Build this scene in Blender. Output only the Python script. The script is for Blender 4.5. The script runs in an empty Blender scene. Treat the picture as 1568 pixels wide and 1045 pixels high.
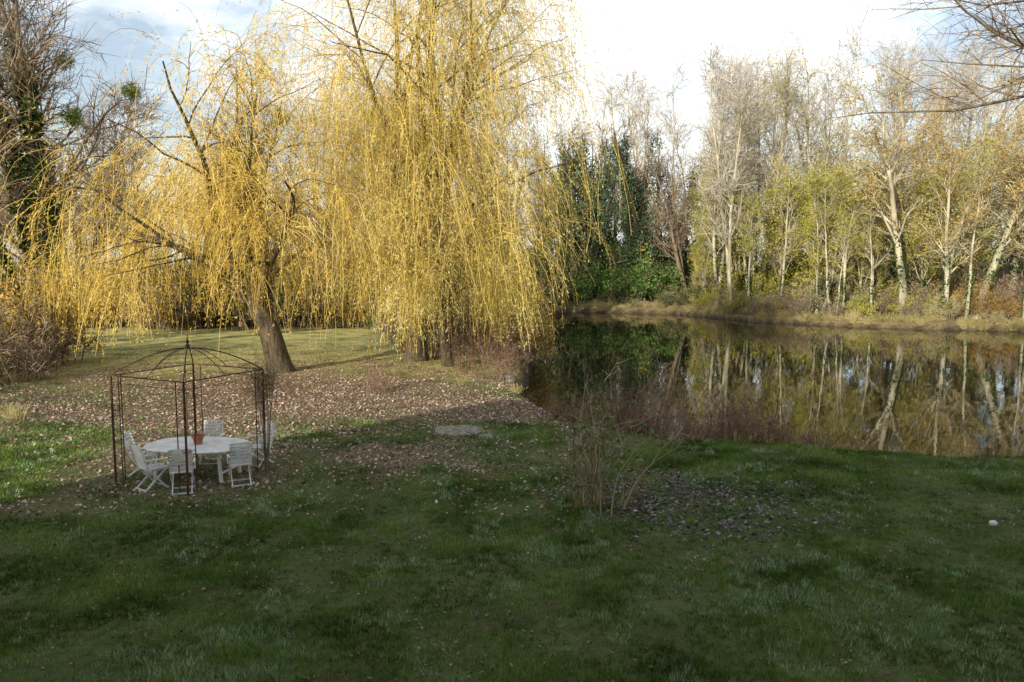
import bpy, math, numpy as np
from mathutils import Vector
rng = np.random.default_rng(7)
scene = bpy.context.scene
scene.view_settings.view_transform = 'Standard'
scene.view_settings.look = 'None'
scene.view_settings.exposure = 0
COL = scene.collection

# ------------------------------------------------------------------ materials
def new_mat(name):
    m = bpy.data.materials.new(name); m.use_nodes = True
    nt = m.node_tree; nt.nodes.clear()
    return m, nt, nt.nodes, nt.links

def ramp(nodes, stops):
    r = nodes.new('ShaderNodeValToRGB'); cr = r.color_ramp
    while len(cr.elements) < len(stops): cr.elements.new(0.5)
    for e, (p, c) in zip(cr.elements, stops):
        e.position = p; e.color = (*c, 1)
    return r

def leaf_mat(name, stops, trans=0.35, nscale=0.35, patch=0.5, rough=0.6):
    m, nt, N, L = new_mat(name)
    out = N.new('ShaderNodeOutputMaterial')
    geo = N.new('ShaderNodeNewGeometry')
    no = N.new('ShaderNodeTexNoise'); no.inputs['Scale'].default_value = nscale; no.inputs['Detail'].default_value = 1
    L.new(geo.outputs['Position'], no.inputs['Vector'])
    mr = N.new('ShaderNodeMapRange'); mr.inputs[1].default_value = .35; mr.inputs[2].default_value = .65
    L.new(no.outputs['Fac'], mr.inputs[0])
    mx = N.new('ShaderNodeMix'); mx.data_type = 'FLOAT'; mx.inputs[0].default_value = patch
    L.new(geo.outputs['Random Per Island'], mx.inputs[2]); L.new(mr.outputs[0], mx.inputs[3])
    r = ramp(N, stops); L.new(mx.outputs[0], r.inputs[0])
    d = N.new('ShaderNodeBsdfDiffuse'); L.new(r.outputs[0], d.inputs[0])
    if trans > 0:
        t = N.new('ShaderNodeBsdfTranslucent'); L.new(r.outputs[0], t.inputs[0])
        ms = N.new('ShaderNodeMixShader'); ms.inputs[0].default_value = trans
        L.new(d.outputs[0], ms.inputs[1]); L.new(t.outputs[0], ms.inputs[2])
        L.new(ms.outputs[0], out.inputs[0])
    else: L.new(d.outputs[0], out.inputs[0])
    return m

def solid_mat(name, c1, c2, scale=3, rough=0.8, bump=0.0, metallic=0, stretch=(1,1,1), spec=0.25):
    m, nt, N, L = new_mat(name)
    out = N.new('ShaderNodeOutputMaterial'); b = N.new('ShaderNodeBsdfPrincipled')
    tc = N.new('ShaderNodeTexCoord'); mp = N.new('ShaderNodeMapping'); mp.inputs['Scale'].default_value = stretch
    L.new(tc.outputs['Object'], mp.inputs[0])
    no = N.new('ShaderNodeTexNoise'); no.inputs['Scale'].default_value = scale; no.inputs['Detail'].default_value = 5
    L.new(mp.outputs[0], no.inputs['Vector'])
    r = ramp(N, [(0.3, c1), (0.7, c2)]); L.new(no.outputs['Fac'], r.inputs[0])
    L.new(r.outputs[0], b.inputs['Base Color'])
    b.inputs['Roughness'].default_value = rough; b.inputs['Metallic'].default_value = metallic
    b.inputs['Specular IOR Level'].default_value = spec
    if bump:
        bp = N.new('ShaderNodeBump'); bp.inputs['Strength'].default_value = bump; bp.inputs['Distance'].default_value = 0.05
        L.new(no.outputs['Fac'], bp.inputs['Height']); L.new(bp.outputs[0], b.inputs['Normal'])
    L.new(b.outputs[0], out.inputs[0])
    return m
def twig_mat(name,c1,c2,scale):
    m,nt,N,L=new_mat(name); out=N.new('ShaderNodeOutputMaterial'); d=N.new('ShaderNodeBsdfDiffuse')
    geo=N.new('ShaderNodeNewGeometry'); r=ramp(N,[(0.0,c1),(1.0,c2)]); L.new(geo.outputs['Random Per Island'],r.inputs[0]); L.new(r.outputs[0],d.inputs[0]); L.new(d.outputs[0],out.inputs[0]); return m

M_bark_willow = solid_mat('willow_bark', (0.05,0.04,0.025), (0.17,0.13,0.08), 2.5, 0.95, 0.8, stretch=(3,3,0.6))
M_bark_brown = solid_mat('brown_bark', (0.10,0.08,0.055), (0.30,0.23,0.15), 2, 0.95, 0.5, stretch=(2,2,0.5))
M_bark_pale = solid_mat('pale_bark', (0.17,0.15,0.09), (0.74,0.66,0.48), 0.9, 0.9, 0.0, stretch=(1.5,1.5,0.5))
M_bark_dark = solid_mat('dark_bark', (0.05,0.04,0.03), (0.15,0.12,0.08), 2, 0.95, 0.3)
M_twig_tan = twig_mat('tan_twigs', (0.25,0.22,0.12), (0.56,0.48,0.31), 0.3)
M_twig_grey = twig_mat('grey_twigs', (0.30,0.26,0.20), (0.62,0.56,0.48), 0.3)
M_twig_brown = twig_mat('brown_twigs', (0.14,0.10,0.07), (0.40,0.31,0.21), 0.4)
M_twig_red = twig_mat('red_brown_twigs', (0.15,0.09,0.06), (0.38,0.26,0.18), 2)
M_twig_rose = twig_mat('rose_twigs', (0.16,0.13,0.07), (0.44,0.36,0.22), 2)
M_twig_gold = twig_mat('golden_willow_twigs', (0.46,0.31,0.06), (0.84,0.62,0.20), 0.5)
M_leaf_w1 = leaf_mat('willow_leaves_gold', [(0.08,(0.30,0.24,0.04)),(0.42,(0.84,0.58,0.09)),(0.85,(0.95,0.80,0.30))], 0.4, 0.45, 0.6)
M_leaf_w2 = leaf_mat('willow_leaves_straw', [(0.08,(0.27,0.27,0.06)),(0.42,(0.76,0.65,0.18)),(0.85,(0.96,0.90,0.48))], 0.4, 0.45, 0.6)
M_ivy = leaf_mat('ivy_leaves', [(0.1,(0.02,0.045,0.012)),(0.6,(0.05,0.10,0.02)),(0.95,(0.11,0.17,0.04))], 0, 0.6, 0.5)
M_darkgreen = leaf_mat('evergreen_leaves', [(0.1,(0.04,0.065,0.035)),(0.6,(0.09,0.14,0.065)),(0.95,(0.17,0.23,0.11))], 0, 0.4, 0.55)
M_green = leaf_mat('shrub_leaves', [(0.1,(0.05,0.10,0.02)),(0.6,(0.11,0.19,0.04)),(0.95,(0.20,0.30,0.08))], 0.0, 0.5, 0.5)
M_yelgreen = leaf_mat('yellow_green_leaves', [(0.1,(0.22,0.25,0.03)),(0.5,(0.48,0.46,0.06)),(0.95,(0.74,0.62,0.14))], 0.35, 0.3, 0.5)
M_orange = leaf_mat('orange_leaves', [(0.1,(0.32,0.21,0.05)),(0.5,(0.60,0.40,0.10)),(0.95,(0.74,0.56,0.18))], 0.35, 0.3, 0.5)
M_straw = leaf_mat('dry_grass', [(0.1,(0.22,0.19,0.07)),(0.5,(0.42,0.35,0.15)),(0.95,(0.62,0.52,0.26))], 0, 0.4, 0.5)
M_grass = leaf_mat('grass_blades', [(0.08,(0.040,0.066,0.012)),(0.4,(0.092,0.155,0.026)),(0.7,(0.155,0.240,0.046)),(0.97,(0.29,0.37,0.11))], 0, 0.7, 0.6)
M_frost = leaf_mat('dewy_grass_blades', [(0.1,(0.17,0.25,0.10)),(0.5,(0.28,0.39,0.18)),(0.95,(0.50,0.60,0.40))], 0, 2, 0.3)
M_litter = leaf_mat('fallen_leaves_brown', [(0.05,(0.14,0.08,0.055)),(0.5,(0.40,0.26,0.19)),(0.95,(0.70,0.55,0.45))], 0, 1.0, 0.3)
M_litter_d = leaf_mat('fallen_leaves_dark', [(0.05,(0.06,0.035,0.02)),(0.6,(0.18,0.115,0.07)),(0.98,(0.42,0.32,0.22))], 0, 1.0, 0.3)
M_litter_g = leaf_mat('fallen_leaves_grey', [(0.05,(0.055,0.042,0.043)),(0.5,(0.15,0.118,0.125)),(0.95,(0.35,0.305,0.32))], 0, 1.5, 0.2)

# ------------------------------------------------------------------ mesh helpers
class MB:
    def __init__(s): s.v=[]; s.f=[]; s.m=[]; s.n=0
    def add(s, v, f, m):
        v=np.asarray(v,dtype=np.float32).reshape(-1,3); f=np.asarray(f,dtype=np.int64)
        s.v.append(v); s.f.append(f+s.n); s.m.append(np.full(len(f),m,dtype=np.int32)); s.n+=len(v)
    def build(s, name, mats, smooth=True):
        me=bpy.data.meshes.new(name)
        v=np.concatenate(s.v)
        me.vertices.add(len(v)); me.vertices.foreach_set('co', v.ravel())
        lt=np.concatenate([np.full(len(f),f.shape[1],dtype=np.int32) for f in s.f])
        li=np.concatenate([f.ravel() for f in s.f]).astype(np.int32)
        me.loops.add(len(li)); me.loops.foreach_set('vertex_index', li)
        me.polygons.add(len(lt))
        ls=np.concatenate([[0],np.cumsum(lt)[:-1]]).astype(np.int32)
        me.polygons.foreach_set('loop_start', ls)
        me.polygons.foreach_set('material_index', np.concatenate(s.m))
        me.polygons.foreach_set('use_smooth', np.full(len(lt), smooth))
        for m in mats: me.materials.append(m)
        me.update(calc_edges=True); me.validate()
        return me

def norm(v): return v/np.maximum(np.linalg.norm(v,axis=-1,keepdims=True),1e-9)

def tubes(mb, P, R, sides, mat):
    N,K,_=P.shape
    T=np.empty_like(P); T[:,1:-1]=P[:,2:]-P[:,:-2]; T[:,0]=P[:,1]-P[:,0]; T[:,-1]=P[:,-1]-P[:,-2]; T=norm(T)
    m=norm(P[:,-1]-P[:,0]); ref=norm(np.cross(m,rng.normal(size=(N,3))))[:,None,:]
    U=norm(np.cross(T,ref)); V=np.cross(T,U)
    if sides==1:   # flat ribbon for the finest twigs
        w=1.35*R[:,:,None]*U
        ring=np.stack([P-w,P+w],2); idx=np.arange(N*K*2).reshape(N,K,2)
        f=np.stack([idx[:,:-1,0],idx[:,:-1,1],idx[:,1:,1],idx[:,1:,0]],-1).reshape(-1,4)
        mb.add(ring,f,mat); return
    a=np.arange(sides)*2*np.pi/sides
    ring=P[:,:,None,:]+R[:,:,None,None]*(np.cos(a)[None,None,:,None]*U[:,:,None,:]+np.sin(a)[None,None,:,None]*V[:,:,None,:])
    idx=np.arange(N*K*sides).reshape(N,K,sides); nx=np.roll(idx,-1,axis=2)
    f=np.stack([idx[:,:-1],nx[:,:-1],nx[:,1:],idx[:,1:]],-1).reshape(-1,4)
    mb.add(ring,f,mat)

def path(base,d,L,K,trop,wig):
    M=len(base); P=np.empty((M,K,3)); P[:,0]=base; d=d.copy(); st=(L/(K-1))[:,None]
    tv=np.zeros(3); tv[2]=1
    for k in range(1,K):
        d=norm(d+wig*rng.normal(size=(M,3))+trop*tv); P[:,k]=P[:,k-1]+d*st
    return P

def grow(P,R,n,t0,t1,L,ang,K,trop,wig,rr=0.55,rmin=0.01,taper=0.5):
    N,Kp,_=P.shape; idx=np.repeat(np.arange(N),n); M=len(idx)
    t=rng.uniform(t0,t1,M); f=t*(Kp-1)*0.999; i=f.astype(int); w=(f-i)[:,None]
    b=P[idx,i]*(1-w)+P[idx,i+1]*w; T=norm(P[idx,i+1]-P[idx,i]); rad=R[idx,i]*(1-w[:,0])+R[idx,i+1]*w[:,0]
    a=ang*rng.uniform(0.7,1.3,M)[:,None]; r=norm(np.cross(T,rng.normal(size=(M,3))))
    d=np.cos(a)*T+np.sin(a)*r
    LL=L*rng.uniform(0.5,1.4,M)*(1-taper*t)
    Q=path(b,d,LL,K,trop,wig)
    s=np.linspace(1,0.25,K)[None,:]
    return Q, np.maximum(rad*rr,rmin)[:,None]*s

def leaves(mb,C,size,aspect,mat,D=None,jit=0.0):
    M=len(C)
    if jit: C=C+rng.normal(size=(M,3))*jit
    d=norm(rng.normal(size=(M,3))) if D is None else norm(D+0.6*rng.normal(size=(M,3)))
    s=norm(np.cross(d,rng.normal(size=(M,3))))
    l=size*rng.uniform(0.6,1.3,M)[:,None]; w=l*aspect
    v=np.stack([C,C+d*l*0.5+s*w*0.5,C+d*l,C+d*l*0.5-s*w*0.5],1)
    mb.add(v,np.arange(M*4).reshape(M,4),mat)

def along(P,n,t0=0,t1=1):
    N,K,_=P.shape; idx=np.repeat(np.arange(N),n); t=rng.uniform(t0,t1,len(idx))*(K-1)*0.999
    i=t.astype(int); w=(t-i)[:,None]
    return P[idx,i]*(1-w)+P[idx,i+1]*w, norm(P[idx,i+1]-P[idx,i])

def place(name,me,x,y,z=0,rot=0,s=1,parent=None,sz=None,tilt=0):
    o=bpy.data.objects.new(name,me); o.location=(x,y,z); o.rotation_euler=(tilt,0,rot); o.scale=(s,s,sz if sz else s)
    COL.objects.link(o)
    if parent: o.parent=parent
    return o
def empty(name,x=0,y=0,z=0):
    e=bpy.data.objects.new(name,None); e.location=(x,y,z); e.empty_display_size=0.2; COL.objects.link(e); return e

def vnoise(x,y,scale,seed=0):
    x=np.asarray(x,float)/scale+1000; y=np.asarray(y,float)/scale+1000
    xi=np.floor(x).astype(np.int64); yi=np.floor(y).astype(np.int64); fx=x-xi; fy=y-yi
    fx=fx*fx*(3-2*fx); fy=fy*fy*(3-2*fy)
    def h(a,b):
        n=(a*374761393+b*668265263+seed*982451653)&0x7fffffff
        n=((n^(n>>13))*1274126177)&0x7fffffff
        return ((n^(n>>16))&0xffff)/65535.0
    return (h(xi,yi)*(1-fx)+h(xi+1,yi)*fx)*(1-fy)+(h(xi,yi+1)*(1-fx)+h(xi+1,yi+1)*fx)*fy
def fb(x,y,s,seed=0): return (vnoise(x,y,s,seed)+0.5*vnoise(x,y,s/2.1,seed+1)+0.25*vnoise(x,y,s/4.3,seed+2))/1.75
def sst(a,b,x): t=np.clip((x-a)/(b-a),0,1); return t*t*(3-2*t)

# ------------------------------------------------------------------ terrain + pond
pond=np.array([(13.3,20.7),(30,19),(62,22),(68,46),(54,57),(40,62),(33,64.5),(28,67),(22,73),(19.5,79),(17,83),(6,87),(3,80),(1.5,62),(0.9,45),(0.2,34.5),(0.5,29),(1.95,24.9),(4.75,22.8),(9.1,21.6)],float)
def sdist(x,y):
    x=np.asarray(x,float); y=np.asarray(y,float)
    d=np.full(x.shape,1e9); inside=np.zeros(x.shape,bool); n=len(pond)
    for i in range(n):
        a=pond[i]; b=pond[(i+1)%n]; e=b-a
        t=np.clip(((x-a[0])*e[0]+(y-a[1])*e[1])/(e@e),0,1)
        d=np.minimum(d,np.hypot(x-a[0]-t*e[0],y-a[1]-t*e[1]))
        c=((a[1]>y)!=(b[1]>y)); 
        with np.errstate(divide='ignore',invalid='ignore'):
            xx=(b[0]-a[0])*(y-a[1])/((b[1]-a[1]) if b[1]!=a[1] else 1e-9)+a[0]
        inside^=(c&(x<xx))
    sd=np.where(inside,-d,d)
    return sd+0.9*(fb(x,y,2.2,11)-0.5)*sst(0,15,y)
def height(x,y):
    sd=sdist(x,y)
    base=0.14*(fb(x,y,6,3)-0.5)+0.07*(fb(x,y,1.1,4)-0.5)
    base=base+0.35*sst(70,110,y)
    h=np.where(sd>0, base-0.33*np.exp(-np.maximum(sd,0)/0.8), base-0.33+np.minimum(sd,0)*0.9)
    return np.maximum(h,-2.0)
def litter_mask(x,y):
    n=fb(x,y,2.5,21); n2=fb(x,y,0.9,22)
    r=np.hypot((x+8.0)/14.0,(y-28.0)/11.0)
    m=sst(1.25,0.15,r+0.9*(n-0.5)+0.8*(n2-0.5))
    g=sst(1.2,0.5,np.hypot((x+7.2)/3.2,(y-17.6)/2.2)+0.5*(n-0.5))*0.5
    return np.clip(np.maximum(m,g),0,1)
def grey_mask(x,y):
    n=fb(x,y,1.1,31)
    return sst(1.2,0.0,np.hypot((x-3.6)/3.6,(y-16.3)/3.4)+1.4*(n-0.5))

def lines(segs):
    out=[]
    for a,b,s in segs: out+=list(np.arange(a,b,s))
    return np.array(out+[segs[-1][1]])
xs=lines([(-500,-100,50),(-100,-30,3),(-30,30,0.3),(30,72,1),(72,120,6),(120,500,40)])
ys=lines([(-120,-20,20),(-20,5,2.5),(5,50,0.3),(50,95,0.8),(95,150,5),(150,700,50)])
X,Y=np.meshgrid(xs,ys); Z=height(X,Y)
nx,ny=len(xs),len(ys)
mb=MB(); idx=np.arange(nx*ny).reshape(ny,nx)
mb.add(np.stack([X,Y,Z],-1), np.stack([idx[:-1,:-1],idx[:-1,1:],idx[1:,1:],idx[1:,:-1]],-1).reshape(-1,4),0)

m,nt,N,L=new_mat('ground_material')
out=N.new('ShaderNodeOutputMaterial'); b=N.new('ShaderNodeBsdfPrincipled'); b.inputs['Roughness'].default_value=0.95; b.inputs['Specular IOR Level'].default_value=0.15
geo=N.new('ShaderNodeNewGeometry')
def noise(scale,det=4):
    n=N.new('ShaderNodeTexNoise'); n.inputs['Scale'].default_value=scale; n.inputs['Detail'].default_value=det; L.new(geo.outputs['Position'],n.inputs['Vector']); return n
def attr(nm):
    a=N.new('ShaderNodeAttribute'); a.attribute_name=nm; return a.outputs['Fac']
def mixc(f,a,bb):
    x=N.new('ShaderNodeMix'); x.data_type='RGBA'; L.new(f,x.inputs[0]); L.new(a,x.inputs[6]); L.new(bb,x.inputs[7]); return x.outputs[2]
n1=noise(0.8,6); n2=noise(14,4); n3=noise(5,5)
g=ramp(N,[(0.3,(0.050,0.054,0.020)),(0.5,(0.082,0.105,0.027)),(0.7,(0.135,0.155,0.050))]); L.new(n1.outputs['Fac'],g.inputs[0])
g2=ramp(N,[(0.35,(0.080,0.060,0.033)),(0.6,(0.085,0.115,0.028))]); L.new(n2.outputs['Fac'],g2.inputs[0])
h=N.new('ShaderNodeMix'); h.data_type='RGBA'; h.inputs[0].default_value=0.5; L.new(g.outputs[0],h.inputs[6]); L.new(g2.outputs[0],h.inputs[7])
lit=ramp(N,[(0.3,(0.09,0.06,0.04)),(0.5,(0.22,0.15,0.105)),(0.7,(0.42,0.31,0.23))]); L.new(n2.outputs['Fac'],lit.inputs[0])
dry=ramp(N,[(0.3,(0.20,0.20,0.05)),(0.5,(0.52,0.45,0.16)),(0.7,(0.66,0.56,0.25))]); L.new(n1.outputs['Fac'],dry.inputs[0])
mud=ramp(N,[(0.3,(0.03,0.022,0.013)),(0.7,(0.10,0.075,0.045))]); L.new(n3.outputs['Fac'],mud.inputs[0])
wood=ramp(N,[(0.3,(0.12,0.09,0.04)),(0.6,(0.32,0.24,0.12))]); L.new(n3.outputs['Fac'],wood.inputs[0])
c=mixc(attr('dry'),h.outputs[2],dry.outputs[0])
c=mixc(attr('wood'),c,wood.outputs[0])
c=mixc(attr('litter'),c,lit.outputs[0])
c=mixc(attr('mud'),c,mud.outputs[0])
L.new(c,b.inputs['Base Color'])
bp=N.new('ShaderNodeBump'); bp.inputs['Strength'].default_value=0.9; bp.inputs['Distance'].default_value=0.06; L.new(n2.outputs['Fac'],bp.inputs['Height']); L.new(bp.outputs[0],b.inputs['Normal'])
L.new(b.outputs[0],out.inputs[0]); M_ground=m
me=mb.build('ground',[M_ground])
x=X.ravel(); y=Y.ravel(); sd=sdist(x,y)
def setattrf(me,nm,v):
    a=me.attributes.new(nm,'FLOAT','POINT'); a.data.foreach_set('value',np.asarray(v,dtype=np.float32))
setattrf(me,'litter',litter_mask(x,y)*0.8)
setattrf(me,'mud',sst(0.35,-0.15,sd))
setattrf(me,'dry',np.clip(sst(27,40,y)*sst(3,-1,x)*sst(64,58,y)*(0.55+0.8*fb(x,y,3,44)),0,1))
setattrf(me,'wood',np.clip(sst(57,63,y)+sst(25,30,y)*sst(25,40,x),0,1))
place('ground',me,0,0)

# water
m,nt,N,L=new_mat('pond_water_material')
out=N.new('ShaderNodeOutputMaterial'); b=N.new('ShaderNodeBsdfPrincipled')
b.inputs['Base Color'].default_value=(0.010,0.010,0.005,1); b.inputs['Roughness'].default_value=0.02; b.inputs['IOR'].default_value=1.38
geo=N.new('ShaderNodeNewGeometry'); mp=N.new('ShaderNodeMapping'); mp.inputs['Scale'].default_value=(1,0.5,1); L.new(geo.outputs['Position'],mp.inputs[0])
n=N.new('ShaderNodeTexNoise'); n.inputs['Scale'].default_value=2.2; n.inputs['Detail'].default_value=2; L.new(mp.outputs[0],n.inputs['Vector'])
bp=N.new('ShaderNodeBump'); bp.inputs['Strength'].default_value=0.07; bp.inputs['Distance'].default_value=0.03; L.new(n.outputs['Fac'],bp.inputs['Height']); L.new(bp.outputs[0],b.inputs['Normal'])
L.new(b.outputs[0],out.inputs[0])
mb=MB(); mb.add([(-3,17,-0.6),(75,17,-0.6),(75,92,-0.6),(-3,92,-0.6)],[[0,1,2,3]],0)
place('pond_water',mb.build('pond_water',[m],False),0,0)

# ------------------------------------------------------------------ grass
def wedge(n,y0,y1,pw=1.0,margin=0.70):
    u=rng.uniform(0,1,n)**pw; yy=y0+(y1-y0)*u
    xx=rng.uniform(-1,1,n)*margin*yy
    return xx,yy
def blades(mb,x,y,hgt,w,mat):
    z=height(x,y); M=len(x); a=rng.uniform(0,2*np.pi,M); la=rng.uniform(0,2*np.pi,M)
    mat=np.asarray(mat); ln=rng.uniform(0.1,0.75,M)*hgt
    B=np.stack([x,y,z-0.01],-1); s=np.stack([np.cos(a),np.sin(a),np.zeros(M)],-1)*w[:,None]
    tip=B+np.stack([np.cos(la)*ln,np.sin(la)*ln,hgt],-1)
    v=np.stack([B-s,B+s,tip],1)
    for k in (0,1):
        q=v[mat==k]
        if len(q): mb.add(q,np.arange(len(q)*3).reshape(-1,3),k)
mb=MB()
tx,ty=wedge(72000,7.6,24,1.0)
worn=sst(0.58,0.70,fb(tx,ty,3.2,81))*0.55
dens=0.22+1.15*fb(tx,ty,1.1,51)-0.75*litter_mask(tx,ty)-0.3*grey_mask(tx,ty)-worn
keep=(rng.uniform(0,1,len(tx))<dens)&(sdist(tx,ty)>0.15); tx,ty=tx[keep],ty[keep]
fr=(fb(tx,ty,0.5,71)+0.5*(fb(tx,ty,4,72)-0.5)>0.60)&(rng.uniform(0,1,len(tx))<0.55)
k=8
bx=np.repeat(tx,k)+rng.normal(0,0.035,len(tx)*k); by=np.repeat(ty,k)+rng.normal(0,0.035,len(tx)*k)
hh=np.repeat(rng.uniform(0.03,0.10,len(tx)),k)*rng.uniform(0.6,1.3,len(bx))*(0.4+1.3*fb(bx,by,1.1,51))
blades(mb,bx,by,hh,rng.uniform(0.003,0.006,len(bx))*(0.7+by/20),np.repeat(fr.astype(int),k))
gx=rng.uniform(-24,2,100000); gy=rng.uniform(22,46,100000)
kp=(rng.uniform(0,1,len(gx))<0.9-0.8*litter_mask(gx,gy)-0.7*sst(26,36,gy))&(sdist(gx,gy)>0.1); gx,gy=gx[kp],gy[kp]
blades(mb,gx,gy,rng.uniform(0.03,0.10,len(gx)),rng.uniform(0.008,0.016,len(gx)),(rng.uniform(0,1,len(gx))<0.2).astype(int))
place('lawn_grass',mb.build('lawn_grass',[M_grass,M_frost],False),0,0)
def flat_leaves(mb,x,y,size,mat,lift=0.03):
    z=height(x,y)+rng.uniform(0.005,lift,len(x)); M=len(x)
    a=rng.uniform(0,2*np.pi,M); d=np.stack([np.cos(a),np.sin(a),rng.normal(0,0.35,M)],-1)
    s=np.stack([-np.sin(a),np.cos(a),rng.normal(0,0.45,M)],-1)
    C=np.stack([x,y,z],-1); l=(size*rng.uniform(0.6,1.4,M))[:,None]
    v=np.stack([C-d*l*.5,C+s*l*.33,C+d*l*.5,C-s*l*.33],1); mb.add(v,np.arange(M*4).reshape(M,4),mat)
mb=MB()
x=rng.uniform(-24,3,130000); y=rng.uniform(15,46,130000)
kp=(rng.uniform(0,1,len(x))<litter_mask(x,y)*0.72+0.08)&(sdist(x,y)>-0.1); flat_leaves(mb,x[kp],y[kp],0.08,0)
x,y=wedge(19000,8,23); kp=(rng.uniform(0,1,len(x))<0.14+1.4*(fb(x,y,2.2,61)-0.38)+0.5*sst(0.58,0.7,fb(x,y,3.2,81)))&(sdist(x,y)>0); flat_leaves(mb,x[kp],y[kp],0.05,1,0.04)
place('fallen_leaves',mb.build('fallen_leaves',[M_litter,M_litter_d],False),0,0)
mb=MB()
x=rng.normal(3.6,2.5,7500); y=rng.normal(16.3,2.3,7500)
kp=(rng.uniform(0,1,len(x))<grey_mask(x,y)); flat_leaves(mb,x[kp],y[kp],0.08,0,0.04)
place('fallen_leaves',mb.build('fallen_leaves_grey',[M_litter_g],False),0,0)

# ------------------------------------------------------------------ trees
def stems_path(n,H,splay,K=12,wig=0.05,spread=0.25):
    a=rng.uniform(0,2*np.pi,n)+np.arange(n)*2*np.pi/max(n,1)
    base=np.stack([np.cos(a)*spread*(n>1),np.sin(a)*spread*(n>1),np.full(n,-0.2)],-1)
    sp=splay*rng.uniform(0.5,1.3,n)
    d=norm(np.stack([np.cos(a)*sp,np.sin(a)*sp,np.ones(n)],-1))
    return path(base,d,H*rng.uniform(0.8,1.05,n),K,0.06,wig)
def make_tree(name,seed,H,stems=1,splay=0.15,r0=0.25,n=(16,8,8),angs=(0.7,0.7,0.7),Ls=(0.28,0.12,0.06),trops=(0.08,0.03,0.0),
              t0=0.3,mats=None,leaf=None,ivy=None,rtw=0.014,wig=0.05,rl=0.5):
    global rng
    rng=np.random.default_rng(seed); mb=MB()
    P=stems_path(stems,H*0.92,splay,wig=wig)
    R=r0*np.linspace(1,0.12,12)[None,:]**0.9*rng.uniform(0.7,1.1,stems)[:,None]; R[:,0]*=1.35
    tubes(mb,P,R,8,0)
    A,RA=grow(P,R,n[0],t0,0.99,H*Ls[0],angs[0],7,trops[0],0.12,rl,0.03); tubes(mb,A,RA,4,0)
    B,RB=grow(A,RA,n[1],0.15,1,H*Ls[1],angs[1],4,trops[1],0.16,0.55,rtw*1.3,0.3); tubes(mb,B,RB,1,1)
    C,RC=grow(B,RB,n[2],0.1,1,H*Ls[2],angs[2],3,trops[2],0.18,0.6,rtw,0.2); tubes(mb,C,RC,1,1)
    if leaf:
        per,size,asp=leaf; pts,_=along(C,per); sel=fb(pts[:,0]*1.0+pts[:,2],pts[:,1]+pts[:,2]*0.7,2.2,seed)>0.42
        leaves(mb,pts[sel],size,asp,2,jit=0.15)
    if ivy:
        cnt,ti,rad=ivy
        pts,_=along(P,cnt,0.02,ti); tt=pts[:,2:3]/(H*ti)
        off=rng.normal(size=pts.shape)*np.array([1,1,0.6]); rr=rad*(1.1-0.7*tt)*(0.2+1.5*fb(pts[:,2],pts[:,0]*3,1.3,seed)[:,None])
        leaves(mb,pts+norm(off)*rr*rng.uniform(0.3,1,(len(pts),1)),0.2,0.8,3)
        pa,_=along(A,max(1,cnt//120),0,0.45); leaves(mb,pa[pa[:,2]<H*ti],0.2,0.8,3,jit=0.18*rad+0.1)
    return mb.build(name,mats)
MT=[M_bark_brown,M_twig_brown,M_yelgreen,M_ivy]
T_pale=[make_tree('pale_tree_%d'%i,100+i,25,stems=2+i%2,splay=0.10,r0=0.24,n=(18,8,6),angs=(0.6,0.7,0.8),Ls=(0.22,0.11,0.06),trops=(0.09,0.03,0.0),t0=0.28,
        mats=[M_bark_pale,M_twig_grey if i!=2 else M_twig_tan,M_yelgreen,M_ivy],ivy=(700,0.35,0.4) if i!=0 else None,leaf=(1,0.2,0.6) if i==2 else None) for i in range(3)]
T_bare=[make_tree('bare_tree_%d'%i,120+i,20,stems=1+i%2,splay=0.12,r0=0.33,n=(16,9,7),mats=MT,ivy=(1500,0.5,0.5) if i!=1 else None) for i in range(3)]
T_yel=[make_tree('yg_tree_%d'%i,140+i,17,stems=2+i,splay=0.14,r0=0.2,n=(16,8,5),t0=0.22,mats=[M_bark_pale,M_twig_tan,M_yelgreen,M_ivy],leaf=(4,0.22,0.7),ivy=(500,0.3,0.35),angs=(0.6,0.6,0.7)) for i in range(2)]
T_org=[make_tree('org_tree_%d'%i,150+i,20,stems=1+i,splay=0.1,r0=0.36,n=(18,9,6),t0=0.25,mats=[M_bark_pale,M_twig_tan,M_orange,M_ivy],leaf=(3,0.20,0.6),ivy=(1500,0.4,0.5)) for i in range(2)]
T_ivy=[make_tree('ivy_tree_%d'%i,160+i,22,stems=2,splay=0.16,r0=0.4,n=(16,9,7),mats=[M_bark_brown,M_twig_brown,M_yelgreen,M_ivy],ivy=(3600,0.7,0.7)) for i in range(2)]
T_far=[make_tree('far_tree_%d'%i,180+i,20,stems=2,splay=0.14,r0=0.28,n=(11,6,5),mats=[M_bark_brown,(M_twig_tan,M_twig_brown,M_twig_tan)[i],M_orange,M_ivy],rtw=0.03,leaf=(2,0.35,0.5) if i==2 else None) for i in range(3)]
T_slim=[make_tree('slim_tree_%d'%i,190+i,15,stems=1+i,splay=0.12,r0=0.17,n=(12,6,5),t0=0.4,mats=[M_bark_pale,M_twig_tan,M_yelgreen,M_ivy],leaf=(3,0.22,0.6),ivy=(350,0.35,0.35)) for i in range(2)]
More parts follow.
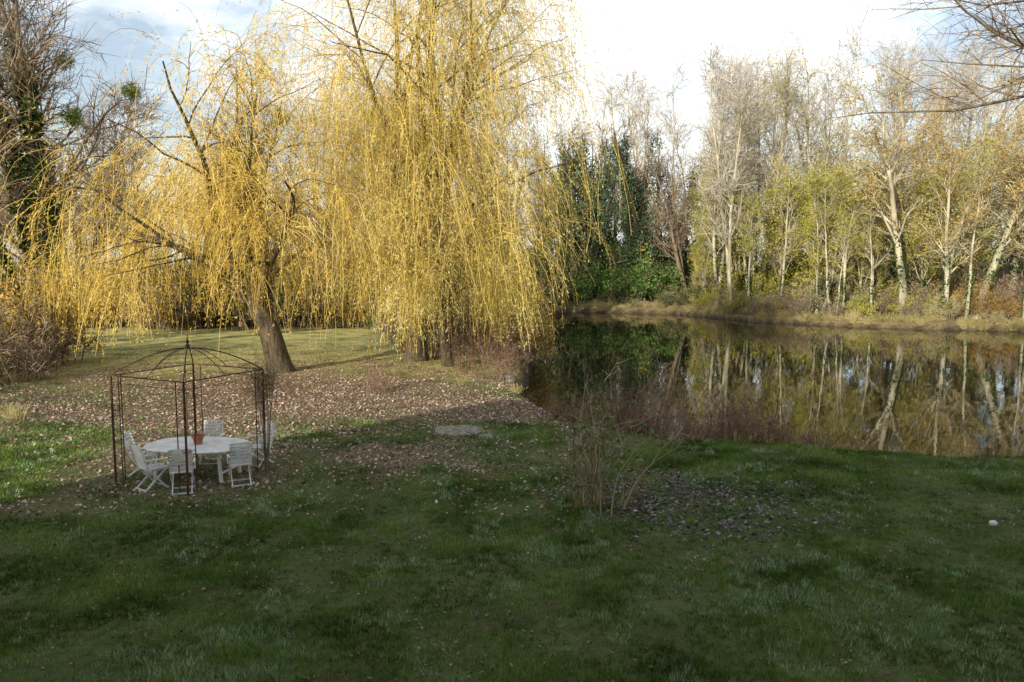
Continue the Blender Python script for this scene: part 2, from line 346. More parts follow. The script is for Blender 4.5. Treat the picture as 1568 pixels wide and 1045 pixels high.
def make_dark(name,seed,H=20):
    global rng
    rng=np.random.default_rng(seed); mb=MB()
    P=stems_path(4,H*0.9,0.24,wig=0.06); R=0.28*np.linspace(1,0.1,12)[None,:]*np.ones((4,1)); tubes(mb,P,R,7,0)
    A,RA=grow(P,R,9,0.15,0.97,H*0.20,0.55,6,0.22,0.1,0.5,0.04); tubes(mb,A,RA,4,0)
    B,RB=grow(A,RA,7,0.2,1,H*0.09,0.6,4,0.12,0.1,0.5,0.025); tubes(mb,B,RB,1,0)
    C,RC=grow(B,RB,5,0.2,1,H*0.05,0.6,3,0.06,0.1,0.5,0.02); tubes(mb,C,RC,1,0)
    p,_=along(P,1100,0.08,0.86); w_=(0.75*(1-p[:,2:3]/H)+0.25); leaves(mb,p+rng.normal(size=p.shape)*w_,0.27,0.5,1)
    p,_=along(A,120,0.0,0.9); q=p[p[:,2]<H*0.86]; leaves(mb,q,0.27,0.5,1,jit=0.32)
    p,_=along(B,8,0.0,1); q=p[p[:,2]<H*0.65]; leaves(mb,q,0.27,0.5,1,jit=0.35)
    return mb.build(name,[M_bark_dark,M_darkgreen])
T_dark=[make_dark('dark_tree_%d'%i,170+i) for i in range(2)]

def make_bush(name,seed,H,W,ns,n,mats,leaf=None,r0=0.02,rtw=0.006,trop=0.05,wig=0.12):
    global rng
    rng=np.random.default_rng(seed); mb=MB()
    a=rng.uniform(0,2*np.pi,ns); rr=W*0.45*np.sqrt(rng.uniform(0,1,ns)); sp=rng.uniform(0.0,W/H*0.45,ns)
    base=np.stack([np.cos(a)*rr,np.sin(a)*rr,np.full(ns,-0.1)],-1); a2=a+rng.normal(0,0.9,ns); d=norm(np.stack([np.cos(a2)*sp,np.sin(a2)*sp,np.ones(ns)],-1))
    P=path(base,d,H*rng.uniform(0.35,1.05,ns),8,trop,wig); R=r0*np.linspace(1,0.3,8)[None,:]*rng.uniform(0.6,1.2,ns)[:,None]
    tubes(mb,P,R,4,0)
    A,RA=grow(P,R,n[0],0.2,1,H*0.35,0.7,4,0.0,0.2,0.6,rtw*1.2); tubes(mb,A,RA,1,0)
    B,RB=grow(A,RA,n[1],0.1,1,H*0.16,0.7,3,0.0,0.2,0.6,rtw); tubes(mb,B,RB,1,0)
    if leaf:
        per,size,asp,jit=leaf; p,_=along(B,per); leaves(mb,p,size,asp,1,jit=jit)
    return mb.build(name,mats)
B_red=[make_bush('bare_shrub_m%d'%i,200+i,1.7,1.3,24,(6,4),[M_twig_red,M_green],r0=0.014,rtw=0.005) for i in range(2)]
B_tan=[make_bush('tan_shrub_m%d'%i,205+i,3.0,3.2,30,(7,4),[M_twig_tan,M_straw],leaf=(3,0.13,0.4,0.1),rtw=0.014,r0=0.03) for i in range(2)]
B_grn=[make_bush('green_shrub_m%d'%i,210+i,3.2,3.4,22,(7,5),[M_twig_brown,M_green],leaf=(6,0.17,0.7,0.2),rtw=0.012,r0=0.03) for i in range(2)]
B_ylw=[make_bush('yellow_shrub_m%d'%i,215+i,3.4,3.4,24,(7,4),[M_twig_tan,M_yelgreen],leaf=(3,0.2,0.6,0.15),rtw=0.012,r0=0.03) for i in range(2)]
B_org=make_bush('orange_shrub_m',219,3.2,3.4,26,(7,5),[M_twig_brown,M_orange],leaf=(4,0.15,0.5,0.15),rtw=0.012,r0=0.03)
B_brn=make_bush('brown_shrub_m',220,3.2,3.4,34,(8,5),[M_twig_brown,M_orange],rtw=0.014,r0=0.03)
B_drk=make_bush('dark_shrub_m',221,3.5,3.5,26,(8,5),[M_twig_brown,M_ivy],leaf=(3,0.16,0.6,0.2),rtw=0.012,r0=0.03)
DRYT=make_bush('dry_tuft',242,0.6,0.5,90,(1,1),[M_straw,M_straw],r0=0.008,rtw=0.004,trop=-0.12)

def make_willow(name,seed,trunkL,lean,r0,limbs,limbL,limbsplay,n2,n3,ns,sl,zmin,mats,trop1=0.02,leafn=18,bias=(0,0),clumpk=3,thr=0.38,t2=0.22):
    global rng
    rng=np.random.default_rng(seed); mb=MB()
    P=path(np.array([[0,0,-0.3]]),norm(np.array([lean])),np.array([trunkL]),9,0.02,0.05)
    R=r0*np.array([[1.5,1.12,1,.95,.9,.88,.85,.8,.7]]); tubes(mb,P,R,14,0)
    a=np.arange(limbs)*2*np.pi/limbs+rng.uniform(-0.3,0.3,limbs)
    sp=limbsplay*rng.uniform(0.4,1.25,limbs); b=P[0][rng.integers(5,9,limbs)]
    d=norm(np.stack([np.cos(a)*sp+bias[0],np.sin(a)*sp+bias[1],np.ones(limbs)],-1))
    A=path(b,d,limbL*rng.uniform(0.6,1.15,limbs),12,trop1,0.10); RA=r0*0.42*np.linspace(1,0.12,12)[None,:]*rng.uniform(0.7,1.1,limbs)[:,None]; tubes(mb,A,RA,8,0)
    B,RB=grow(A,RA,n2,t2,1,limbL*0.40,0.75,8,-0.04,0.13,0.5,0.03,0.35); tubes(mb,B,RB,5,0)
    C,RC=grow(B,RB,n3,0.2,1,limbL*0.20,0.7,6,-0.16,0.14,0.5,0.018,0.3); tubes(mb,C,RC,3,1)
    allS=[]
    for src,k in ((C,ns),(B,max(2,ns-1))):
        pts,T=along(src,k,0.2,1)
        keep=fb(pts[:,0]+pts[:,2]*0.6,pts[:,1]+pts[:,2]*0.6,2.6,seed+3)>thr; pts,T=pts[keep],T[keep]
        rep=rng.integers(1,2*clumpk,len(pts)); pts=np.repeat(pts,rep,0); T=np.repeat(T,rep,0); M=len(pts)
        d=norm(T*0.9+0.6*rng.normal(size=(M,3))+np.array([0,0,0.0]))
        cl=fb(pts[:,0]*1.3,pts[:,1]*1.3,2.2,seed)
        LL=rng.uniform(sl[0],sl[1],M)*(0.35+1.1*cl); LL=np.minimum(LL,np.maximum(pts[:,2]-zmin*rng.uniform(0.6,2.6,M),0.5))
        S=path(pts,d,LL,8,-0.40,0.12); allS.append(S)
    S=np.concatenate(allS); tubes(mb,S,np.full(S.shape[:2],0.0055)*np.linspace(1,0.6,8)[None,:],1,1)
    pts,T=along(S,leafn,0.05,1); leaves(mb,pts,0.14,0.22,2,D=T*0.8+np.array([0,0,-0.2]),jit=0.06)
    return mb.build(name,mats)
W1=make_willow('willow_a',301,4.2,(-0.16,0,1),0.52,9,9.6,0.85,9,6,2,(2.0,6.5),1.2,[M_bark_willow,M_twig_gold,M_leaf_w1],0.0,bias=(-0.18,-0.05),thr=0.38)
place('weeping_willow',W1,-10.2,35,0,0.0)
W2=make_willow('willow_b',302,6.0,(0.02,0,1),0.5,13,14.5,0.40,10,7,2,(2.0,7.5),1.0,[M_bark_willow,M_twig_gold,M_leaf_w2],0.03,bias=(0.05,-0.05),thr=0.35,t2=0.1)
place('weeping_willow',W2,-4.7,39,0,0.0)
W3=make_willow('willow_c',303,3.0,(0.0,-0.1,1),0.28,7,8.0,0.4,8,6,2,(2.5,6.5),1.0,[M_bark_willow,M_twig_gold,M_leaf_w2],0.0,bias=(0.0,-0.1))
place('weeping_willow',W3,-3.0,37.0,0,0.0)

def mistletoe(seed):
    global rng
    rng=np.random.default_rng(seed); mb=MB(); d=norm(rng.normal(size=(90,3))); P=path(np.zeros((90,3)),d,np.full(90,0.6),4,0,0.15); tubes(mb,P,np.full((90,4),0.01),1,0)
    p,_=along(P,10,0.4,1); leaves(mb,p,0.12,0.4,1,jit=0.08); return mb.build('mistletoe_mesh',[M_yelgreen,M_green])
MI=mistletoe(5)

rng=np.random.default_rng(99)
R_=lambda a,b: float(rng.uniform(a,b))
def gz(x,y): return float(height(np.array([x]),np.array([y]))[0])
def tree(name,me,x,y,s=1,sz=None,rot=None,tilt=0): return place(name,me,x,y,gz(x,y)-0.05,R_(0,6.28) if rot is None else rot,s,sz=sz,tilt=tilt)
for (x,y,s,k) in [(22,79.5,1.0,0),(24.8,82,0.98,1),(29.2,86,1.08,2),(34,88,1.12,0),(20,90,1.05,1),(26,96,1.12,2),(40,84,1.08,1),(46,80,1.02,2),(17,100,1.1,0),(21.5,84,0.9,2),(31.5,91,1.12,1),(37,90,1.1,2),(23.5,92,1.1,1),(12,104,1.1,1),(28,92,1.1,0),(43,88,1.12,0),(50,84,1.1,1),(34,83,1.0,2),(41,79,0.95,0),(47,88,1.1,0)]:
    tree('pale_bare_tree',T_pale[k],x,y,s)
for (x,y,s,k) in [(28.4,73.5,0.8,0),(30.2,74.5,0.85,1),(37.5,73,0.85,1),(24,84,0.85,0),(5,94,0.95,1),(33,78,0.85,0),(27,80,0.85,1),(41,74,0.8,0),(44,76,0.8,1),(36,80,0.8,0),(48,70,0.8,0),(22,88,0.8,0),(31,82,0.9,1),(25.5,88,0.9,0),(32.5,73,0.6,0),(40,79,0.85,1),(20.5,85,0.55,1)]:
    tree('yellow_leaved_tree',T_yel[k],x,y,s)
for (x,y,s,k) in [(27.9,68.6,0.55,0),(22.8,77,0.8,1),(28.6,71.5,0.8,0),(29.9,71.5,0.8,1),(37.8,66.3,0.9,0),(41.5,64.3,0.8,0),(25.5,76,0.9,0),(31.5,69.5,0.7,0)]:
    tree('slender_tree',T_slim[k],x,y,s)
for (x,y,s,k) in [(34.6,70,1.05,0),(36.0,66.6,0.85,1),(39.6,68,1.02,0),(43.5,66,0.95,1),(45,72,1.12,0),(51,63,1.0,1),(38,76,1.0,1)]:
    tree('autumn_tree',T_org[k],x,y,s)
for (x,y,s,k) in [(8,93,1.05,0),(12,95,1.15,1),(15.5,93,1.1,0),(10,99,1.1,1),(18,95,0.95,1),(13.5,91,0.85,1)]:
    tree('ivy_covered_tree',T_dark[k],x,y,s)
for (x,y,s,k) in [(19.5,88,0.85,1),(2.5,92,0.95,0),(-1,78,0.9,2),(-5,72,1.0,1),(31,80,0.85,2),(-10,74,1.0,0),(-16,70,1.0,1),(-23,72,1.05,2),(-30,66,1.0,0),(-38,70,1.05,1),(-46,66,1,2),(2,100,1.1,1),(0,88,1.0,1),(-3,84,1,0),(-33,56,0.9,1),(-27,58,0.9,2),(-15,62,0.8,2)]:
    tree('bare_tree',T_bare[k],x,y,s)
for (x,y,s,k) in [(-24.6,41,1.05,0),(-26.5,47,1.15,1),(-31,44,1.0,0),(-9.8,57,0.95,1),(-20,60,1.0,0)]:
    tree('ivy_clad_tree',T_ivy[k],x,y,s)
for (x,y,z,s) in [(-24.2,41,13.4,1.2),(-22.7,42,12.3,1.0),(-25.5,40,12.0,1.1),(-23.5,43,15.3,0.9),(-20.5,44,14.0,0.9),(-9.8,57,15.0,1.1),(-16.5,58,15,1.2)]:
    place('mistletoe',MI,x,y,z,R_(0,6),s)
dw=empty('distant_woodland',0,120,0)
for i in range(80):
    x=R_(-105,105); y=R_(102,142); 
    place('tree_%d'%i,T_far[int(rng.integers(3))],x,y-120,0,R_(0,6.28),R_(0.7,1.0),parent=dw)
for i in range(34):
    x=R_(-70,-3); y=R_(66,95); place('treeb_%d'%i,T_far[int(rng.integers(3))],x,y-120,0,R_(0,6.28),R_(0.6,0.95),parent=dw)
ug=empty('bank_undergrowth')
def ub(me,x,y,s,i): place('shrub_%d'%i,me,x,y,gz(x,y)-0.05,R_(0,6.28),s,parent=ug,sz=s*R_(0.7,1.2))
i=0
fb_pts=[(60,54),(52,58.5),(40,62.5),(33,65.2),(28,67.8),(22.5,73.5),(20,79.5),(17.5,83.8),(6,88),(2,88)]
for a,bq in zip(fb_pts[:-1],fb_pts[1:]):
    ln=math.hypot(bq[0]-a[0],bq[1]-a[1]); 
    for j in range(int(ln*2.2)):
        t=R_(0,1); off=R_(0,1)**1.4*14; x=a[0]+(bq[0]-a[0])*t+off*0.25; y=a[1]+(bq[1]-a[1])*t+off+0.3
        if x<20: me=[B_drk,B_grn[0],B_tan[1],B_drk][int(rng.integers(4))]
        elif x>38: me=[B_org,B_tan[0],B_brn,B_brn][int(rng.integers(4))]
        else: me=[B_tan[0],B_brn,B_ylw[0],B_tan[1],B_ylw[1],B_brn][int(rng.integers(6))]
        ub(me,x,y,R_(0.25,0.6)+off*0.08,i); i+=1
    for j in range(int(ln*3)):
        t=R_(0,1); x=a[0]+(bq[0]-a[0])*t; y=a[1]+(bq[1]-a[1])*t+R_(-0.6,1.5)
        ub(DRYT,x,y,R_(0.8,2.0),i); i+=1
for j in range(120):
    x=R_(-55,1); y=58+R_(0,1)**1.3*22; ub([B_tan[0],B_drk,B_brn,B_org][int(rng.integers(4))],x,y,R_(1.0,1.8),i); i+=1
for j in range(60):
    x=R_(-10,65); y=R_(94,104); ub([B_tan[0],B_ylw[0],B_brn,B_drk][int(rng.integers(4))],x,y,R_(1.6,2.4),i); i+=1
for (x,y,s) in [(14,89,1.7),(16.5,90,1.4),(11.5,89.5,1.3),(8.5,89,1.2)]: tree('green_shrub',B_grn[int(rng.integers(2))],x,y,s)
for (x,y,s,k) in [(-20.5,32,0.9,0),(-22.5,30,1.1,0),(-23,34,1.2,1),(-21.5,27,0.8,0),(-24.5,37,1.3,0),(-19.0,24.8,0.5,0),(-26,40,1.5,0),(-23,38,1.4,1),(-21.8,36,1.1,0)]: tree('brown_shrub',[B_brn,B_org][k],x,y,s)
for (x,y,s) in [(-0.4,33.5,0.9),(0.1,37,1.2),(-1.2,38,1.3),(-2.6,37,1.0),(-0.2,42,1.5),(-3.8,40,1.2),(0.3,45,1.6),(-1.8,44,1.5),(-5.5,42,1.1),(-5.2,30,0.6),(-4.9,29.6,0.5),(-0.8,35,1.1),(-0.1,39.5,1.5),(-2,35.5,0.8)]:
    tree('bare_shrub',B_red[int(rng.integers(2))],x,y,s)
for (x,y,s) in [(0.5,41.5,0.9),(-1.5,42,0.8),(0.3,48,1.2),(-3,45,1.1),(-6,47,1.0)]:
    tree('brown_shrub',[B_brn,B_org][int(rng.integers(2))],x,y,s)
for (x,y,s) in [(2.6,24.2,0.75),(3.5,23.7,1.05),(4.4,23.2,0.9),(5.3,22.9,1.1),(6.2,22.7,0.9),(7.1,22.5,1.0),(7.9,22.2,0.75),(3.0,24.3,1.0),(9.4,22,0.5),(5.8,23.1,1.05),(1.5,26.2,0.5),(10.8,21.7,0.4),(6.7,22.7,1.1),(4.0,23.4,1.1),(2.1,25.2,0.8),(8.6,22.0,0.6)]:
    tree('bare_shrub',B_red[int(rng.integers(2))],x,y,s)
ROSE=make_bush('rose_bush_mesh',240,2.7,1.1,18,(5,4),[M_twig_rose,M_green],leaf=None,r0=0.02,rtw=0.006,trop=0.0,wig=0.15)
rb=tree('rose_bush',ROSE,1.75,15.7,1.0)
ROSEL=make_bush('rose_bush_l',241,2.7,1.6,9,(3,4),[M_twig_rose,M_green],leaf=(2,0.08,0.7,0.03),r0=0.015,rtw=0.006,trop=-0.02)
place('leafy_stems',ROSEL,-0.1,0,0,0,1,parent=rb)
for (x,y,s) in [(-15.5,24.5,1.2),(-16.3,25.2,1.0),(-1.9,31.6,1.0),(0.1,31,0.9),(1.4,15.5,0.6),(2.2,15.6,0.5)]: tree('dry_grass_tuft',DRYT,x,y,s)
OH=make_tree('overhang_tree_mesh',263,20,stems=1,splay=0.03,r0=0.32,n=(52,13,9),angs=(1.15,0.7,0.7),Ls=(0.50,0.14,0.06),trops=(0.01,-0.02,-0.04),t0=0.62,mats=[M_bark_brown,M_twig_brown,M_orange,M_ivy],rtw=0.006,rl=0.33)
tree('overhanging_tree',OH,14.0,18.6,1.0,rot=0.0)

# ------------------------------------------------------------------ built objects
def bar(mb,a,b,w,t,mat=0,up=(0,0,1)):
    a=np.array(a,float); b=np.array(b,float); d=norm(b-a); u=np.array(up,float)
    if abs(d@u)>0.95: u=np.array([0,1,0.])
    s=norm(np.cross(d,u)); q=np.cross(s,d)
    v=[p+s*w/2*i+q*t/2*j for p in (a,b) for i,j in ((-1,-1),(1,-1),(1,1),(-1,1))]
    mb.add(v,[[0,1,2,3],[7,6,5,4],[0,4,5,1],[1,5,6,2],[2,6,7,3],[3,7,4,0]],mat)
def bevel(o,w=0.004):
    m=o.modifiers.new('bevel','BEVEL'); m.width=w; m.segments=2; m.limit_method='ANGLE'
M_white=solid_mat('weathered_white_paint',(0.55,0.55,0.50),(0.84,0.84,0.82),4,0.45)
M_rust=solid_mat('rusty_iron',(0.045,0.025,0.018),(0.15,0.07,0.045),9,0.8,0.3,0.2)
M_terra=solid_mat('terracotta',(0.30,0.12,0.07),(0.42,0.18,0.10),8,0.85)
M_soil=solid_mat('soil',(0.02,0.015,0.01),(0.05,0.035,0.02),20,1,0.5)
M_stone=solid_mat('weathered_stone',(0.12,0.115,0.08),(0.38,0.35,0.28),7,0.95,0.8)
def gazebo():
    mb=MB(); hw=2.236/2; H=2.42
    cs=[(-hw,-hw),(hw,-hw),(hw,hw),(-hw,hw)]
    for i,(cx,cy) in enumerate(cs):
        nxt=cs[(i+1)%4]; prv=cs[(i-1)%4]
        P0=np.array([cx,cy]); out=[P0]
        for o_ in (nxt,prv):
            d=np.array(o_)-P0; d/=np.linalg.norm(d); out.append(P0+d*0.24)
        for k,p in enumerate(out):
            r=0.026 if k==0 else 0.012
            tubes(mb,np.array([[[p[0],p[1],-0.1],[p[0],p[1],1.2],[p[0],p[1],H]]]),np.full((1,3),r),8,0)
        for k in (1,2):
            for z in (0.25,0.95,1.65,2.2):
                bar(mb,(*out[0],z),(*out[k],z),0.012,0.012)
        bar(mb,(*P0,H),(*nxt,H),0.022,0.022)
        bar(mb,(*P0,H-0.16),(*nxt,H-0.16),0.010,0.010)
        mid=(P0+np.array(nxt))/2
        def rib(p,r):
            t=np.linspace(0,1,12); z=H+0.55*np.sin(t*np.pi/2)**0.9
            q=np.stack([p[0]*(1-t)**1.0,p[1]*(1-t)**1.0,z],-1)[None]; tubes(mb,q,np.full((1,12),r),6,0)
        rib(P0,0.014); rib(mid,0.009)
    prof=[(0.02,2.95),(0.05,2.99),(0.05,3.03),(0.02,3.07),(0.035,3.11),(0.012,3.17),(0.004,3.27)]
    tubes(mb,np.array([[[0,0,z] for _,z in prof]]),np.array([[r for r,_ in prof]]),8,0)
    return mb.build('gazebo_frame',[M_rust],False)
GX,GY=-7.25,17.7
place('garden_gazebo_frame',gazebo(),GX,GY,0.0,math.atan2(-1,2))
rng=np.random.default_rng(12); mb=MB()
c=np.array([-5.75,18.2]); n_=12
base=np.stack([np.full(n_,c[0])+rng.normal(0,.08,n_),np.full(n_,c[1])+rng.normal(0,.08,n_),np.zeros(n_)-0.05],-1)
P=path(base,norm(np.array([[0,0,1.]])+0.05*rng.normal(size=(n_,3))),rng.uniform(2.2,2.7,n_),12,0.25,0.14); P[:,:,0]=c[0]+(P[:,:,0]-c[0])*0.4; P[:,:,1]=c[1]+(P[:,:,1]-c[1])*0.4
R=np.full((n_,12),0.008); tubes(mb,P,R,4,0)
A,RA=grow(P,R,12,0.78,1,1.0,1.2,6,0.0,0.35,0.7,0.004); tubes(mb,A,RA,3,0); B,RB=grow(A,RA,4,0.2,1,0.4,0.9,4,-0.08,0.3,0.7,0.003); tubes(mb,B,RB,3,0)
p,_=along(A,2); leaves(mb,p,0.06,0.7,1)
place('climbing_vine',mb.build('climbing_vine',[M_twig_brown,M_orange]),0,0)
def oval(rx,ry,n,e=2.6):
    a=np.arange(n)*2*np.pi/n; c_,s_=np.cos(a),np.sin(a)
    return np.stack([rx*np.sign(c_)*abs(c_)**(2/e),ry*np.sign(s_)*abs(s_)**(2/e)],-1)
mb=MB(); n=64
rings=[(0.97,0.715),(1.0,0.722),(1.0,0.742),(0.985,0.75),(0.93,0.75)]
V=[];
for s_,z in rings:
    o_=oval(1.15*s_,0.78*s_,n); V.append(np.column_stack([o_,np.full(n,z)]))
F=[]
for r in range(len(rings)-1):
    for i in range(n): F.append([r*n+i,r*n+(i+1)%n,(r+1)*n+(i+1)%n,(r+1)*n+i])
mb.add(np.concatenate(V),F,0)
mb.add(V[-1],[list(range(n))],0); mb.add(V[0],[list(range(n))[::-1]],0)
for sx in (-1,1):
    for sy in (-1,1):
        bar(mb,(sx*0.80,sy*0.42,0),(sx*0.72,sy*0.38,0.714),0.07,0.05)
    bar(mb,(sx*0.72,-0.38,0.66),(sx*0.72,0.38,0.66),0.03,0.09)
    bar(mb,(sx*0.78,-0.40,0.2),(sx*0.78,0.40,0.2),0.03,0.04)
for sy in (-1,1): bar(mb,(-0.72,sy*0.38,0.66),(0.72,sy*0.38,0.66),0.03,0.09)
t=place('garden_table',mb.build('garden_table',[M_white],False),-7.15,17.75,0.02,-0.15); bevel(t)
prof=[(0.0,0.0),(0.085,0.0),(0.12,0.16),(0.14,0.16),(0.145,0.21),(0.122,0.21),(0.112,0.17)]
mb=MB(); n=24; a=np.arange(n)*2*np.pi/n
V=np.concatenate([np.column_stack([r*np.cos(a),r*np.sin(a),np.full(n,z)]) for r,z in prof])
F=[[r*n+i,r*n+(i+1)%n,(r+1)*n+(i+1)%n,(r+1)*n+i] for r in range(len(prof)-1) for i in range(n)]
mb.add(V,F,0)
k=np.column_stack([0.113*np.cos(a),0.113*np.sin(a),np.full(n,0.172)]); mb.add(k,[list(range(n))],1)
place('terracotta_flower_pot',mb.build('flower_pot',[M_terra,M_soil],False),-7.12,17.75,0.772)
def chair_mesh():
    mb=MB(); w=0.22
    for s_ in (-1,1):
        x=s_*w
        bar(mb,(x,0.22,0.0),(x,-0.20,0.46),0.022,0.04)
        bar(mb,(x,-0.20,0.46),(x,-0.36,0.98),0.022,0.04)
        x2=s_*(w-0.03)
        bar(mb,(x2,-0.28,0.0),(x2,0.22,0.44),0.022,0.04)
        bar(mb,(x2,-0.20,0.43),(x2,0.24,0.45),0.022,0.035)
        bar(mb,(x*1.12,-0.27,0.68),(x*1.12,0.20,0.66),0.045,0.02)
        bar(mb,(x*1.12,0.16,0.65),(x*1.12,0.10,0.45),0.022,0.03)
    for yy in np.linspace(-0.17,0.23,7): bar(mb,(-w,yy,0.462+0.03*(yy)),(w,yy,0.462+0.03*(yy)),0.045,0.014)
    for t_ in np.linspace(0.12,0.97,7):
        y0=-0.20-0.16*t_; z0=0.46+0.52*t_
        bar(mb,(-w,y0+0.012,z0),(w,y0+0.012,z0),0.014,0.055)
    bar(mb,(-w,0.21,0.03),(w,0.21,0.03),0.02,0.035); bar(mb,(-w,-0.27,0.03),(w,-0.27,0.03),0.02,0.035)
    return mb.build('garden_chair',[M_white],False)
CH=chair_mesh()
for (x,y,face) in [(-5.98,17.15,math.radians(25)),(-7.75,16.8,math.radians(-38)),(-7.0,16.55,math.radians(18)),(-6.1,18.8,math.radians(150)),(-8.45,17.9,math.radians(-85)),(-7.3,18.95,math.radians(185))]:
    o=place('folding_garden_chair',CH,x,y,0.02,face,1.0); bevel(o,0.003)
def stone(name,x,y,rx,ry,seed,hz=0.07,rot=0):
    global rng
    rng=np.random.default_rng(seed); n=22; o_=oval(rx,ry,n,3.2)*(1+0.07*rng.normal(size=(n,1)))
    mb=MB(); V=[np.column_stack([o_*s_,np.full(n,z)+0.006*rng.normal(size=n)]) for s_,z in ((1.03,-0.05),(1.02,hz*0.6),(0.96,hz),(0.6,hz*1.05))]
    F=[[r*n+i,r*n+(i+1)%n,(r+1)*n+(i+1)%n,(r+1)*n+i] for r in range(3) for i in range(n)]
    mb.add(np.concatenate(V),F,0); mb.add(V[3],[list(range(n))],0)
    return place(name,mb.build(name,[M_stone],False),x,y,gz(x,y),rot)
stone('flat_stone',-1.5,22.6,0.68,0.62,1,0.05,0.3); stone('flat_stone',-0.75,21.9,0.2,0.16,2,0.04,-0.2)
stone('bank_rock',-0.2,33.8,0.35,0.3,4,0.25)
mb=MB(); bar(mb,(-0.35,0.03,0.09),(0,0,0.10),0.012,0.012,1)
pr=[(0.0,0.0),(0.03,0.0),(0.055,0.04),(0.055,0.10),(0.03,0.13),(0.0,0.135)]
tubes(mb,np.array([[[z,0,0.10] for _,z in pr]]),np.array([[max(r,0.002) for r,_ in pr]]),12,0)
place('garden_spike_light',mb.build('garden_spike_light',[M_white,M_rust]),8.75,14.2,gz(8.75,14.2)+0.02,-0.2)

# ------------------------------------------------------------------ house behind the viewpoint
m,nt,N,L=new_mat('brick_wall_material'); out=N.new('ShaderNodeOutputMaterial'); b=N.new('ShaderNodeBsdfPrincipled'); b.inputs['Roughness'].default_value=0.9
br=N.new('ShaderNodeTexBrick'); br.inputs['Color1'].default_value=(0.26,0.11,0.07,1); br.inputs['Color2'].default_value=(0.34,0.16,0.10,1); br.inputs['Mortar'].default_value=(0.4,0.37,0.32,1); br.inputs['Scale'].default_value=4
tc=N.new('ShaderNodeTexCoord'); mp=N.new('ShaderNodeMapping'); mp.inputs['Rotation'].default_value=(math.radians(90),0,0); L.new(tc.outputs['Object'],mp.inputs[0]); L.new(mp.outputs[0],br.inputs['Vector'])
L.new(br.outputs[0],b.inputs['Base Color']); L.new(b.outputs[0],out.inputs[0]); M_brick=m
M_roof=solid_mat('roof_tiles',(0.12,0.06,0.04),(0.22,0.11,0.07),2,0.9)
m,nt,N,L=new_mat('window_glass'); out=N.new('ShaderNodeOutputMaterial'); b=N.new('ShaderNodeBsdfPrincipled'); b.inputs['Base Color'].default_value=(0.02,0.025,0.03,1); b.inputs['Roughness'].default_value=0.05; L.new(b.outputs[0],out.inputs[0]); M_glass=m
house=empty('brick_house',-2,-5,0)
x0,x1,yf,yb,he,hr=-21,17,-1.2,-10,7.2,13.6
ym=(yf+yb)/2
def part(nm,mb,mats): o=place(nm,mb.build(nm,mats,False),2,5,0,parent=house); return o
mb=MB(); v=[(x0,yf,-0.2),(x1,yf,-0.2),(x1,yb,-0.2),(x0,yb,-0.2),(x0,yf,he),(x1,yf,he),(x1,yb,he),(x0,yb,he),(x0,ym,hr-0.15),(x1,ym,hr-0.15)]
mb.add(v,[[0,1,5,4],[1,2,6,5],[2,3,7,6],[3,0,4,7]],0); mb.add(v,[[4,7,8],[5,9,6]],0); part('walls',mb,[M_brick])
mb=MB()
for s_ in (0,1):
    e=yf+0.35 if s_==0 else yb-0.35
    a_=[(x0-0.3,e,he-0.15),(x1+0.3,e,he-0.15),(x1+0.3,ym,hr),(x0-0.3,ym,hr)]
    mb.add(a_+[(p[0],p[1],p[2]+0.14) for p in a_],[[0,1,2,3],[7,6,5,4],[0,4,5,1],[1,5,6,2],[2,6,7,3],[3,7,4,0]],0)
part('roof',mb,[M_roof])
mb=MB(); mf=MB()
for zz in (1.0,4.3):
    for xx in np.arange(x0+2.5,x1-1,3.4):
        mb.add([(xx-.5,yf+0.01,zz),(xx+.5,yf+0.01,zz),(xx+.5,yf+0.01,zz+1.5),(xx-.5,yf+0.01,zz+1.5)],[[0,1,2,3]],0)
        for q in (-0.54,0,0.54): bar(mf,(xx+q,yf+0.03,zz-0.05),(xx+q,yf+0.03,zz+1.55),0.07,0.05,0)
        bar(mf,(xx-0.65,yf+0.06,zz-0.09),(xx+0.65,yf+0.06,zz-0.09),0.12,0.07,0)
part('window_panes',mb,[M_glass]); part('window_frames',mf,[M_white])
mb=MB()
for xx in (-14,9): bar(mb,(xx,ym-0.8,11.8),(xx,ym-0.8,15.0),0.9,0.7,0)
part('chimneys',mb,[M_brick])

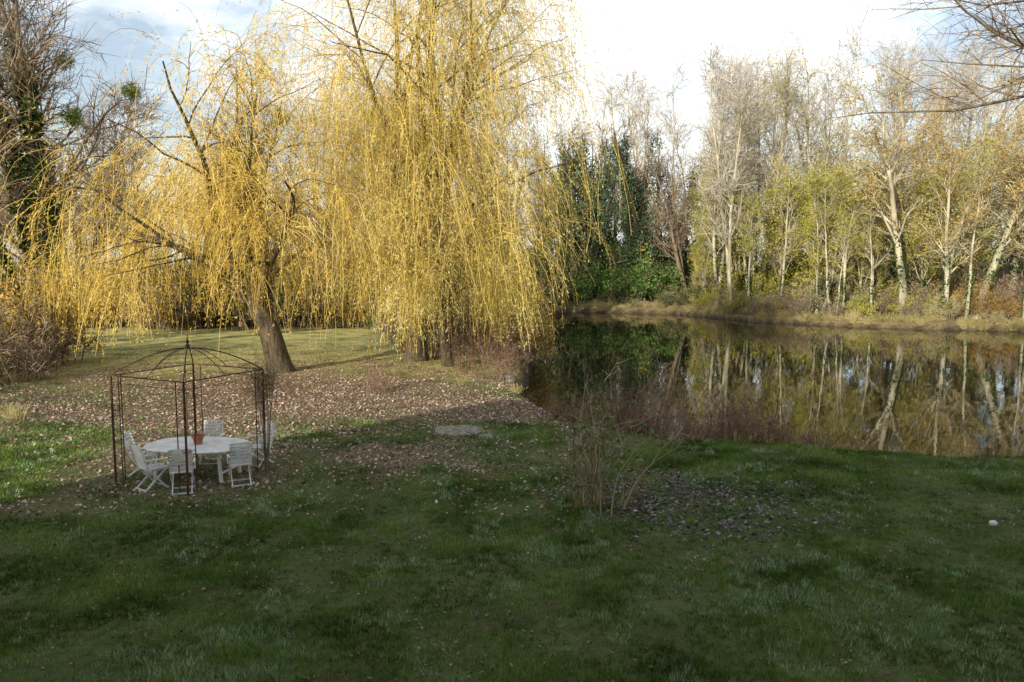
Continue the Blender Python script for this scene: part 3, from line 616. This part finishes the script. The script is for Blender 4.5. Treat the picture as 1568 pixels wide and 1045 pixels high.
# ------------------------------------------------------------------ light, sky, camera
el=math.radians(19); hd=norm(np.array([0.53,0.85]))
sun=bpy.data.lights.new('sun','SUN'); sun.energy=5.0; sun.angle=math.radians(0.5); sun.color=(1.0,0.94,0.80)
so=bpy.data.objects.new('sun',sun); COL.objects.link(so)
so.rotation_euler=Vector((hd[0]*math.cos(el),hd[1]*math.cos(el),-math.sin(el))).to_track_quat('-Z','Y').to_euler()
w=bpy.data.worlds.new('World'); scene.world=w; w.use_nodes=True; nt=w.node_tree; N=nt.nodes; L=nt.links; N.clear()
out=N.new('ShaderNodeOutputWorld'); sky=N.new('ShaderNodeTexSky'); sky.sky_type='NISHITA'; sky.sun_disc=False; sky.sun_elevation=el; sky.sun_rotation=math.atan2(-hd[0],-hd[1])%(2*math.pi)
b1=N.new('ShaderNodeBackground'); b1.inputs[1].default_value=0.15; L.new(sky.outputs[0],b1.inputs[0])
b2=N.new('ShaderNodeBackground'); b2.inputs[0].default_value=(0.92,0.97,1.0,1); b2.inputs[1].default_value=1.6
tc=N.new('ShaderNodeTexCoord'); mp=N.new('ShaderNodeMapping'); mp.inputs['Scale'].default_value=(1,1,2.2); mp.inputs['Location'].default_value=(0.35,0.1,0.0); L.new(tc.outputs['Generated'],mp.inputs[0])
n=N.new('ShaderNodeTexNoise'); n.inputs['Scale'].default_value=4.6; n.inputs['Detail'].default_value=5; n.inputs['Roughness'].default_value=0.6; L.new(mp.outputs[0],n.inputs['Vector'])
vm=N.new('ShaderNodeVectorMath'); vm.operation='DOT_PRODUCT'; L.new(tc.outputs['Generated'],vm.inputs[0]); vm.inputs[1].default_value=tuple(Vector((0.10,1,0.30)).normalized())
mr=N.new('ShaderNodeMapRange'); mr.inputs[1].default_value=0.93; mr.inputs[2].default_value=0.99; mr.inputs[3].default_value=-0.03; mr.inputs[4].default_value=0.28; L.new(vm.outputs['Value'],mr.inputs[0])
ad=N.new('ShaderNodeMath'); ad.operation='ADD'; L.new(n.outputs['Fac'],ad.inputs[0]); L.new(mr.outputs[0],ad.inputs[1])
cr=ramp(N,[(0.46,(0.20,0.20,0.20)),(0.70,(0.92,0.92,0.92))]); L.new(ad.outputs[0],cr.inputs[0])
ms=N.new('ShaderNodeMixShader'); L.new(cr.outputs[0],ms.inputs[0]); L.new(b1.outputs[0],ms.inputs[1]); L.new(b2.outputs[0],ms.inputs[2]); L.new(ms.outputs[0],out.inputs[0])

cam=bpy.data.cameras.new('camera'); cam.lens=28; cam.sensor_width=36; cam.clip_start=0.1; cam.clip_end=2000
co=bpy.data.objects.new('camera',cam); COL.objects.link(co); co.location=(0,0,4.9); co.rotation_euler=(math.radians(90-5.73),0,0)
scene.camera=co
